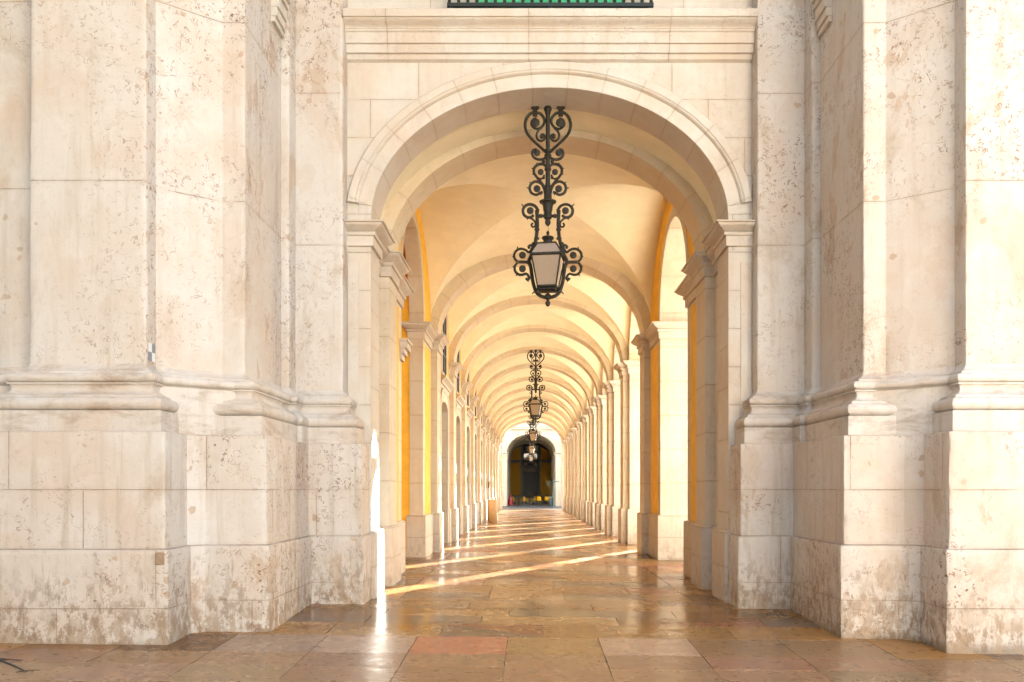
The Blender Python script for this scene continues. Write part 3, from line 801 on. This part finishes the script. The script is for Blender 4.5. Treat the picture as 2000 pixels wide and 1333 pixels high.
def lantern_proto():
    root = empty("hanging_lantern")
    def curve(mb, pts, r, y=0.0, n=6, seg=6, taper=None):
        pp = cat(pts, seg); k = len(pp)
        for sg in (1, -1):
            q = [(sg * px(p)[0], y, px(p)[2]) for p in pp]
            rr = [r * SCL * (1 if taper is None else 1 + (taper - 1) * i / (k - 1)) for i in range(k)]
            mb.tube(q, rr, n)
    def disc(mb, c, r, th=9):
        for sg in (1, -1):
            x, _, z = px(c); x *= sg
            prof = [(0, -th), (.55 * r, -th), (r, -th * .45), (r, th * .45), (.55 * r, th), (0, th)]
            k = 14; vs_ = []
            for rr, yy in prof:
                for j in range(k): vs_.append((x + rr * SCL * math.cos(2 * math.pi * j / k), yy * SCL, z + rr * SCL * math.sin(2 * math.pi * j / k)))
            fs = [(i * k + j, (i + 1) * k + j, (i + 1) * k + (j + 1) % k, i * k + (j + 1) % k) for i in range(5) for j in range(k)]
            mb.add(vs_, fs)
    def leaf(mb, a, b, r=4):
        for sg in (1, -1):
            pa, pb = px(a), px(b)
            mb.tube([(sg * pa[0], 0, pa[2]), (sg * (pa[0] + pb[0]) / 2, 0, (pa[2] + pb[2]) / 2), (sg * pb[0], 0, pb[2])], [r * 1.2 * SCL, r * SCL, r * .7 * SCL], 6)
            mb.lathe([(0, -r * 1.1 * SCL), (r * 1.2 * SCL, 0), (0, r * 1.1 * SCL)], (sg * pb[0], 0, pb[2]), 6)
    # stem with collars and capital
    mb = MB(); pr = [(20, 66), (24, 72), (24, 84), (19, 92), (17, 104), (13, 112), (12, 320), (22, 324), (24, 332), (22, 340), (14, 344), (13, 430), (20, 434), (21, 446), (14, 450), (14, 520), (22, 560), (24, 620), (28, 626), (40, 630), (52, 634), (50, 642), (36, 646), (30, 664), (27, 690), (23, 702), (24, 704), (24, 736), (16, 742), (15, 750), (18, 758), (16, 770), (8, 780), (0, 785)]
    mb.lathe([(r * SCL, -(z - 66) * SCL) for r, z in pr][::-1], (0, 0, 0), 14)
    for sg in (-1, 1):
        q = [(sg * v * SCL, 0, -(722 - 66) * SCL) for v in (20, 34, 40, 48, 54, 70)]
        mb.tube(q, [v * SCL for v in (9, 10, 13, 13, 10, 11)], 8)
    mb.build("stem", M['iron'], root, smooth=40)
    # scrollwork
    mb = MB()
    for sg in (-1, 1): mb.box((sg * 54 * SCL, -.03, 0), (sg * 100 * SCL, .03, -.022)); mb.box((sg * 63 * SCL, -.022, -.0225), (sg * 92 * SCL, .022, -.13))
    curve(mb, [(412, 96), (440, 104), (466, 134), (474, 180), (462, 222), (430, 262), (385, 304), (352, 334)], 9.5, seg=7)
    curve(mb, [(412, 98), (382, 106), (360, 134), (360, 164), (380, 190), (408, 196), (432, 178), (434, 156), (420, 138), (404, 136)], 8.5)
    curve(mb, [(374, 188), (396, 210), (405, 236), (398, 260), (376, 270), (358, 258), (356, 240), (370, 230), (380, 240)], 7)
    disc(mb, (410, 160), 25); disc(mb, (373, 246), 11)
    curve(mb, [(350, 352), (354, 372), (382, 382), (414, 374), (430, 350), (424, 326), (404, 320)], 8.5)
    disc(mb, (402, 341), 20); disc(mb, (363, 394), 11)
    curve(mb, [(348, 424), (366, 410), (396, 412), (418, 432), (420, 462), (402, 490), (380, 516), (362, 540), (352, 566)], 8.5)
    curve(mb, [(398, 492), (378, 498), (362, 488), (360, 474)], 6); disc(mb, (380, 457), 18); disc(mb, (363, 491), 9)
    leaf(mb, (418, 440), (432, 434)); leaf(mb, (396, 412), (404, 404)); leaf(mb, (420, 462), (428, 470))
    curve(mb, [(352, 590), (360, 556), (378, 526), (410, 514), (438, 530), (446, 558), (434, 584), (406, 594), (382, 582), (368, 578)], 8.5)
    disc(mb, (402, 558), 21); leaf(mb, (444, 556), (462, 552)); leaf(mb, (436, 528), (446, 518)); leaf(mb, (384, 582), (376, 594))
    mb.build("scrollwork", M['iron'], root, smooth=40)
    # side arms of the frame
    mb = MB()
    curve(mb, [(404, 688), (402, 722), (400, 770), (402, 810), (406, 850), (414, 890), (424, 930), (438, 962), (452, 992)], 11, seg=6, n=8)
    for c in ((402, 804), (404, 858), (418, 888)):
        for sg in (-1, 1):
            x, _, z = px(c); mb.lathe([(0, -7 * SCL), (15 * SCL, -5 * SCL), (17 * SCL, 0), (15 * SCL, 5 * SCL), (0, 7 * SCL)], (sg * x, 0, z), 10)
    curve(mb, [(462, 1000), (450, 1006), (440, 1030), (434, 1070), (428, 1112), (418, 1152), (404, 1184), (380, 1204), (350, 1213), (337, 1213)], 11, n=8)
    curve(mb, [(440, 1000), (470, 1000), (500, 999), (516, 1000)], 9.5)
    curve(mb, [(402, 716), (398, 690), (412, 664), (440, 652), (468, 658), (486, 682), (482, 712), (460, 730), (436, 728), (424, 716)], 9)
    disc(mb, (443, 690), 21); leaf(mb, (478, 668), (494, 652)); leaf(mb, (466, 728), (460, 742)); leaf(mb, (402, 690), (390, 684))
    curve(mb, [(446, 732), (424, 746), (412, 764), (414, 784), (428, 788), (436, 776), (428, 764)], 6); leaf(mb, (414, 784), (410, 798))
    curve(mb, [(520, 998), (538, 976), (538, 948), (520, 926), (494, 920), (470, 928), (452, 940), (438, 928), (430, 908), (440, 898), (452, 906), (448, 918)], 8)
    disc(mb, (490, 958), 21); leaf(mb, (520, 926), (520, 910)); leaf(mb, (536, 966), (548, 966)); leaf(mb, (470, 928), (462, 940))
    curve(mb, [(520, 1002), (536, 1026), (534, 1054), (514, 1074), (490, 1076), (470, 1070), (456, 1080), (450, 1098), (460, 1106), (468, 1096)], 8)
    disc(mb, (490, 1040), 21); leaf(mb, (534, 1030), (546, 1026)); leaf(mb, (520, 1070), (528, 1082)); leaf(mb, (452, 1096), (456, 1116))
    leaf(mb, (420, 1180), (430, 1190)); leaf(mb, (408, 1176), (400, 1170), 6)
    mb.lathe([(v * SCL, -(z - 66) * SCL) for v, z in [(0, 1184), (10, 1190), (24, 1204), (22, 1220), (10, 1226), (8, 1234), (15, 1240), (16, 1250), (10, 1264), (0, 1270)]][::-1], (0, 0, 0), 12)
    mb.build("frame", M['iron'], root, smooth=40)
    # lantern housing: square, slightly turned
    RT = R(45 - 9); Q2 = math.sqrt(2)
    def sq(prof, m): m.lathe([(v * Q2 * SCL, -(z - 66) * SCL) for v, z in prof][::-1], (0, 0, 0), 4, RT)
    mb = MB()
    mb.lathe([(v * SCL, -(z - 66) * SCL) for v, z in [(0, 810), (6, 814), (10, 822), (9, 832), (4, 838), (4, 846), (34, 848), (38, 854), (34, 862), (26, 868), (28, 884), (40, 894), (56, 897)]][::-1], (0, 0, 0), 16)
    sq([(58, 893), (59, 898), (58, 902), (40, 904)], mb); sq([(84, 960), (95, 963), (95, 974), (84, 978)], mb)
    rf = mb.build("cap", M['iron'], root, smooth=25)
    mb = MB(); mb.tube([(0, 0, -(784 - 66) * SCL), (.012, 0, -(798 - 66) * SCL), (.010, .004, -(814 - 66) * SCL), (-.002, .002, -(845 - 66) * SCL)], .0025, 5); mb.build("wire", M['iron'], rf)
    mb = MB()
    rot = lambda x, y: (x * math.cos(R(-9)) - y * math.sin(R(-9)), x * math.sin(R(-9)) + y * math.cos(R(-9)))
    for a, b in ((1, 1), (1, -1), (-1, 1), (-1, -1)):
        p0 = rot(a * 86 * SCL, b * 86 * SCL); p1 = rot(a * 56 * SCL, b * 56 * SCL); p2 = rot(a * 57 * SCL, b * 57 * SCL)
        mb.tube([(*p2, -(900 - 66) * SCL), (*rot(a * 91 * SCL, b * 91 * SCL), -(962 - 66) * SCL)], 4.5 * SCL, 5)
        mb.tube([(*p0, -(976 - 66) * SCL), (*p1, -(1152 - 66) * SCL)], 5 * SCL, 5)
        mb.tube([(*p1, -(1152 - 66) * SCL), (*p1, -(1186 - 66) * SCL)], 4 * SCL, 5)
    sq([(59, 1148), (61, 1152), (61, 1158), (56, 1160)], mb); sq([(57, 1166), (58, 1168), (58, 1174), (40, 1178)], mb)
    mb.build("lantern_frame", M['iron'], root, smooth=25)
    for k in range(4):
        mb = MB(); a = k * math.pi / 2
        def pt(u, h, z):
            x, y = rot(*(u * math.cos(a) - -h * math.sin(a), u * math.sin(a) + -h * math.cos(a))); return (x * SCL, y * SCL, -(z - 66) * SCL)
        for (w0, h0, z0, w1, h1, z1) in ((82, 84, 979, 53, 55, 1150), (54, 56, 902, 86, 88, 961)):
            vs_ = [pt(-w0, h0, z0), pt(w0, h0, z0), pt(w1, h1, z1), pt(-w1, h1, z1), pt(-w0, h0 - 3, z0), pt(w0, h0 - 3, z0), pt(w1, h1 - 3, z1), pt(-w1, h1 - 3, z1)]
            mb.add(vs_, [(0, 1, 2, 3), (7, 6, 5, 4), (0, 4, 5, 1), (1, 5, 6, 2), (2, 6, 7, 3), (3, 7, 4, 0)])
        mb.build("pane", M['frost'], root, smooth=0)
    return root
LN = lantern_proto()
LAB = ["large black iron scroll lantern hanging nearest, under the front stone arch",
       "black iron scroll lantern second along the vaulted arcade",
       "small black iron lantern third along, overlapping the far end of the vault",
       "iron lantern at the end arch, its panes pale against the dark far archway",
       "faint grey lantern in the far building's dark archway, in front of its window"]
for i, (y, z) in enumerate(((12.20, E + 5.455), (33.50, E + 5.452), (51.25, E + 5.452), (69.6, E + 5.455), (85.45, E + 5.36))):
    l = LN if i == 0 else copy_tree(LN)
    l.location = (XC - (.0 if i else .012), y, z); tag(l, LAB[i], "lantern", "iron lanterns hanging along the arcade")

# ------------------------------------------------------------------ small things in the arcade
mb = MB(); prof = [(.225, .0), (.232, .01), (.232, 1.03), (.225, 1.05), (.19, 1.055), (.185, 1.0), (.0, .98)]
x_, y_ = (962 - 1032) * 39.5 / 1667, 39.5
mb.lathe(prof, (0, 0, 0), 28)
tag(mb.build("litter_bin", plain("beige enamel", (.50, .30, .13), .5, .1, 6), loc=(x_, y_, fz(x_, y_)), smooth=40), "plain beige cylindrical bin standing on the arcade floor by the left wall", "bin")
# survey target on the left corner pier (black and white quarters)
rt = empty("survey_target", (XC - 4.306, 9.09, E + (955 - 687) * 9.03 / 1667)); tag(rt, "small checkered grey and white sticker on the edge of the left corner pier", "sticker")
pw = plain("white card", (.68, .68, .66), .6, .02, 5); pg = plain("grey card", (.21, .22, .25), .6, .02, 5)
for m_, cells, nm in ((pw, ((0, 1), (1, 0)), "white_square"), (pg, ((0, 0), (1, 1)), "grey_square")):
    for a, b in cells:
        mb = MB(); y0 = -.08 + .08 * a + .0; mb.box((.003, y0 + .001, -.095 + .095 * b), (.0065, y0 + .079, .0 + .095 * b - .001)); mb.build(nm, m_, rt, smooth=0)
# forked stick on the paving at the left
FP = lambda x, y, h=.006: (x, y, fz(x, y) + h)
mb = MB(); mb.tube([FP(-5.1, 7.97), FP(-4.87, 7.86), FP(-4.62, 7.66), FP(-4.385, 7.46)], [.011, .010, .008, .005], 6)
mb.tube([FP(-5.0, 7.93), FP(-4.8, 7.89), FP(-4.66, 7.87)], [.006, .005, .003], 5); mb.tube([FP(-4.41, 7.48), FP(-4.36, 7.52), FP(-4.30, 7.52)], [.005, .004, .003], 5); mb.tube([FP(-4.42, 7.49), FP(-4.47, 7.44)], [.005, .003], 5)
tag(mb.build("forked_stick", plain("dark twig", (.03, .018, .012), .7, .2, 20), smooth=40), "thin dark forked stick lying on the paving at the lower left corner", "stick")
# brown plaque on the left pier
yq = 46.4
mb = MB(); mb.box((XC - 2.43 - .02, yq, E + .05), (XC - 2.43 + .02, yq + .32, E + .38)); tag(mb.build("wall_plaque", M['brown'], smooth=0, bevel=.004), "small brown plaque on a left hand pier halfway down the arcade", "sign")

# ------------------------------------------------------------------ the building across the street
FB = empty("far_building", (XC, 85, 0)); tag(FB, "stone building across the street with a dark vaulted archway and ochre back wall", "building"); FL = Vector(FB.location)
def fpart(mb, name, mat, parent=FB, **k): return part(mb, name, mat, parent, org=FL, **k)
mb = MB(); arch_wall(mb, mpY(85.0), XC - 9, XC + 9, XC, AW, E + 3.65, BW, -.5, E + 10, .9, 40); fpart(mb, "front_wall", [M['wall'], M['rings']])
mb = MB(); ring(mb, mpY(85.0), XC, AW, BW, E + 3.65, [(.002, .0), (.002, .03), (.20, .03), (.21, .07), (.33, .06), (.335, .0)], .1, 40); fpart(mb, "archivolt", M['rings'])
for s_ in (-1, 1):
    path = [(2.7, 85.0, 0, -1), (AW, 85.4, -1, 0), (2.7, 85.9, 0, 1), (3.0, 85.4, 1, 0)]
    mb = MB(); sweep_loop(mb, path, [(ZS + z, o) for z, o in IMP], s_); fpart(mb, "impost", M['trim'], smooth=32)
    mb = MB(); mb.box(mirror(s_, 2.95, 84.75, E - .1), mirror(s_, 4.4, 84.99, E + 7)); mb.box(mirror(s_, 2.88, 84.68, -.5), mirror(s_, 4.5, 84.995, E - .12)); fpart(mb, "pilaster", M['wall'], smooth=0, bevel=.01)
mb = MB(); mb.box((XC - 9, 84.72, E + 5.9), (XC + 9, 84.99, E + 6.1)); mb.box((XC - 9, 84.62, E + 6.102), (XC + 9, 84.99, E + 6.35)); fpart(mb, "cornice", M['trim'], smooth=0, bevel=.02)
for c in (88.2, 92.7, 97.2, 101.7):
    mb = MB(); rib(mb, c, .36); fpart(mb, "rib", M['ribs'], smooth=25)
mb = MB(); mb.add(*(lambda v: (v.v, v.f))(vault(85.5, 108.05, 0, 0, 1.98, False, ZS, 20))); fpart(mb, "vault", M['vault'], smooth=60)
for s_ in (-1, 1):
    mb = MB(); mb.box(mirror(s_, 2.56, 85.91, -.5), mirror(s_, 4.0, 108.3, E + 6.2)); sw = fpart(mb, "side_wall", M['greypaint'], smooth=0)
    for c in (88.2, 92.7, 97.2, 101.7):
        mb = MB(); mb.box(mirror(s_, 2.43, c - .38, -.5), mirror(s_, 2.57, c + .38, ZS)); mb.box(mirror(s_, 2.33, c - .46, ZS - .3), mirror(s_, 2.575, c + .46, ZS - .002))
        fpart(mb, "wall_pier", M['trim'], sw, smooth=0)
mb = MB(); mb.box((XC - 9, 108.0, -.5), (XC + 9, 108.5, E + 10)); mb.box((XC - 9, 86, E + 6.22), (XC + 9, 108, E + 10)); bw = fpart(mb, "back_wall", M['yellow'], smooth=0)
P_ = 108.0 / 1667
def bx(x0, x1, y0, y1, d0=0.0, d1=.12):    # pixel box on the back wall
    return ((x0 - 1032) * P_, 108.0 - d1, E + (955 - y1) * P_), ((x1 - 1032) * P_, 108.0 - d0, E + (955 - y0) * P_)
for q in ((996, 1078, 899, 904, 0, .06), (996, 1078, 967.5, 990, 0, .10)):
    mb = MB(); mb.box(*bx(*q)); fpart(mb, "stone_band", M['greypaint'], bw, smooth=0)
mb = MB()
for q in ((1016.8, 1022, 858, 909.5), (1050, 1055.8, 858, 909.5), (1016.8, 1022, 914.1, 990), (1050.5, 1055.8, 914.1, 990)): mb.box(*bx(*q, 0, .16))
mb.box(*bx(1015, 1057.5, 909.6, 914, 0, .26)); mb.box(*bx(1022.1, 1050.4, 914.1, 921, 0, .15)); fpart(mb, "stone_surround", M['greypaint'], bw, smooth=0)
mb = MB(); mb.box(*bx(1022.1, 1050.4, 921.1, 990, 0, .05)); fpart(mb, "door", M['door'], bw, smooth=0)
mb = MB(); mb.box(*bx(1022.1, 1049.9, 868, 909.5, 0, .05)); wn = fpart(mb, "window", M['glass'], bw, smooth=0)
mb = MB()
for q in ((1022.2, 1023.4, 868, 909.4), (1035.2, 1036.4, 868, 909.4), (1048.6, 1049.8, 868, 909.4), (1023.5, 1035.1, 884.5, 886), (1036.5, 1048.5, 884.5, 886)): mb.box(*bx(*q, .051, .09))
fpart(mb, "window_frame", M['frame'], wn, smooth=0)

# cafe furniture, post, bin and tree at the far end
FZ = fz(0, 70) - .04
ypl = plain("yellow plastic", (.80, .50, .01), .4, .04, 5); mtl = plain("pale tube metal", (.45, .45, .42), .35, .05, 5, .6); rpl = plain("red plastic", (.30, .015, .03), .4, .1, 5)
def chair_proto(seatmat):
    r = empty("cafe_chair")
    mb = MB(); mb.box((-.23, -.22, .43), (.23, .22, .46)); mb.build("seat", seatmat, r, bevel=.012)
    mb = MB(); n = 6
    P1 = [(-.25 + .5 * i / n, .20 + .05 * math.sin(math.pi * i / n), z) for z in (.48, .88) for i in range(n + 1)]
    vs_ = P1 + [(x, y + .025, z) for x, y, z in P1]; m = n + 1
    fs = []
    for i in range(n): fs += [(i, i + 1, m + i + 1, m + i), (2 * m + i + 1, 2 * m + i, 3 * m + i, 3 * m + i + 1), (m + i, m + i + 1, 3 * m + i + 1, 3 * m + i), (i + 1, i, 2 * m + i, 2 * m + i + 1)]
    fs += [(0, m, 3 * m, 2 * m), (n, 2 * m + n, 3 * m + n, m + n)]
    mb.add(vs_, fs); mb.build("backrest", seatmat, r, smooth=40)
    for sx in (-1, 1):
        mb = MB(); mb.tube([(sx * .235, -.2, .62), (sx * .24, .0, .63), (sx * .245, .2, .62)], .018, 6); mb.build("armrest", seatmat, r)
        for sy in (-1, 1):
            mb = MB(); mb.tube([(sx * .2, sy * .18, .43), (sx * .23, sy * .22, 0)], .016, 6); mb.build("leg", mtl, r)
    return r
ch = chair_proto(ypl); first = True
FX = lambda p, y: (p - 1032) * y / 1667
CH = [(1006, 90, 100, "yellow cafe chair at the left table, beside the red draped table"), (1020, 90, -80, "yellow cafe chair right of the left dark table, facing it"),
      (1027.5, 89.7, 95, "yellow cafe chair left of the middle dark table in front of the door"), (1041, 90.3, -85, "yellow cafe chair right of the middle dark table in front of the door"),
      (1054.5, 90, 30, "yellow cafe chair turned aside, right of the dark door"), (1070, 91.5, 150, "yellow cafe chair in the shade beside the grey bin")]
for i, (p, y, rz, lb) in enumerate(CH):
    c = ch if i == 0 else copy_tree(ch); c.location = (FX(p, y), y, FZ); c.rotation_euler = (0, 0, R(rz)); tag(c, lb, "chair", "yellow chairs in the far archway")
def table(p, y, lb):
    r = empty("cafe_table", (FX(p, y), y, FZ)); tag(r, lb, "table", "dark tables in the far archway")
    mb = MB(); mb.lathe([(.0, .70), (.33, .70), (.34, .715), (.33, .73), (.0, .73)], n=20); mb.build("tabletop", M['frame'], r)
    mb = MB(); mb.lathe([(.22, 0), (.22, .02), (.03, .05), (.03, .70)], n=12); mb.build("pedestal", M['frame'], r)
table(1013, 90, "round dark cafe table between the two leftmost yellow chairs"); table(1034.5, 90, "round dark cafe table in front of the dark door")
r = empty("draped_table", (FX(997, 89.5), 89.5, FZ)); tag(r, "small table draped in red cloth with a white cover, left in the far archway", "table")
mb = MB(); mb.lathe([(.34, 0.02), (.31, .3), (.28, .60), (.27, .735), (.0, .74)], n=14); mb.build("red_cloth", rpl, r)
mb = MB(); n = 14; mb.lathe([(.30, .55), (.285, .742), (.0, .752)], n=4, rot=.5); mb.build("white_cover", pw, r)
mb = MB(); mb.lathe([(0, 0), (.16, .0), (.15, .12), (.07, .34), (.02, .52), (0, .53)], n=12)
tag(mb.build("folded_parasol", rpl, loc=(FX(997, 89.5), 89.5, FZ + .755)), "red folded parasol top standing on the red draped table", "parasol")
r = empty("sign_post", (FX(1081.3, 79), 79, fz(0, 70) - .056)); tag(r, "thin teal street post with a boxy head beside the far arch", "post")
tl = plain("teal paint", (.06, .12, .12), .4, .1, 8)
mb = MB(); mb.lathe([(.11, 0), (.11, .06), (.06, .12), (.05, .3), (.045, 2.3)], n=12); mb.build("pole", tl, r)
mb = MB(); mb.box((-.1, -.06, 2.3), (.1, .06, 2.55)); mb.box((.102, -.02, 2.36), (.52, .02, 2.46)); mb.build("head", tl, r, bevel=.01)
r = empty("waste_bin", (FX(1076.5, 88.8), 88.8, FZ)); tag(r, "grey waste bin with domed lid behind the teal post", "bin")
gb = plain("grey bin plastic", (.10, .12, .14), .4, .1, 8)
mb = MB(); mb.lathe([(.22, 0), (.25, .75), (.25, .78), (0, .78)], n=16); mb.build("body", gb, r)
mb = MB(); mb.lathe([(.27, .781), (.27, .83), (.2, .92), (0, .95)], n=16); mb.build("lid", mtl, r)
r = empty("potted_tree", (FX(1073.5, 89.6), 89.6, FZ)); tag(r, "small pale leaved tree in a dark pot, right in the far archway", "tree")
mb = MB(); mb.lathe([(.17, 0), (.24, .45), (.26, .47), (.22, .48), (0, .42)], n=14); mb.build("pot", M['frame'], r)
mb = MB(); mb.tube([(0, 0, .4), (.02, .01, 1.2), (-.02, 0, 1.9), (0, .02, 2.3)], [.03, .026, .022, .012], 6); mb.tube([(0, 0, 1.6), (-.2, .05, 2.2)], [.018, .008], 5); mb.tube([(0, 0, 1.7), (.2, -.05, 2.25)], [.018, .008], 5); mb.build("trunk", M['brown'], r)
mb = MB()
for i in range(420):
    d = Vector((random.gauss(0, 1), random.gauss(0, 1), random.gauss(0, 1))).normalized() * random.uniform(.12, .42); c = Vector((0, 0, 2.28)) + d + Vector((random.choice((-.1, .1)), 0, 0))
    a = Vector((random.gauss(0, 1), random.gauss(0, 1), random.gauss(0, 1))).normalized(); b = a.orthogonal().normalized()
    mb.add([c - a * .05, c + b * .018, c + a * .05, c - b * .018], [(0, 1, 2, 3)])
mb.build("crown", plain("olive leaves", (.20, .21, .13), .6, .25, 9), r, smooth=0)
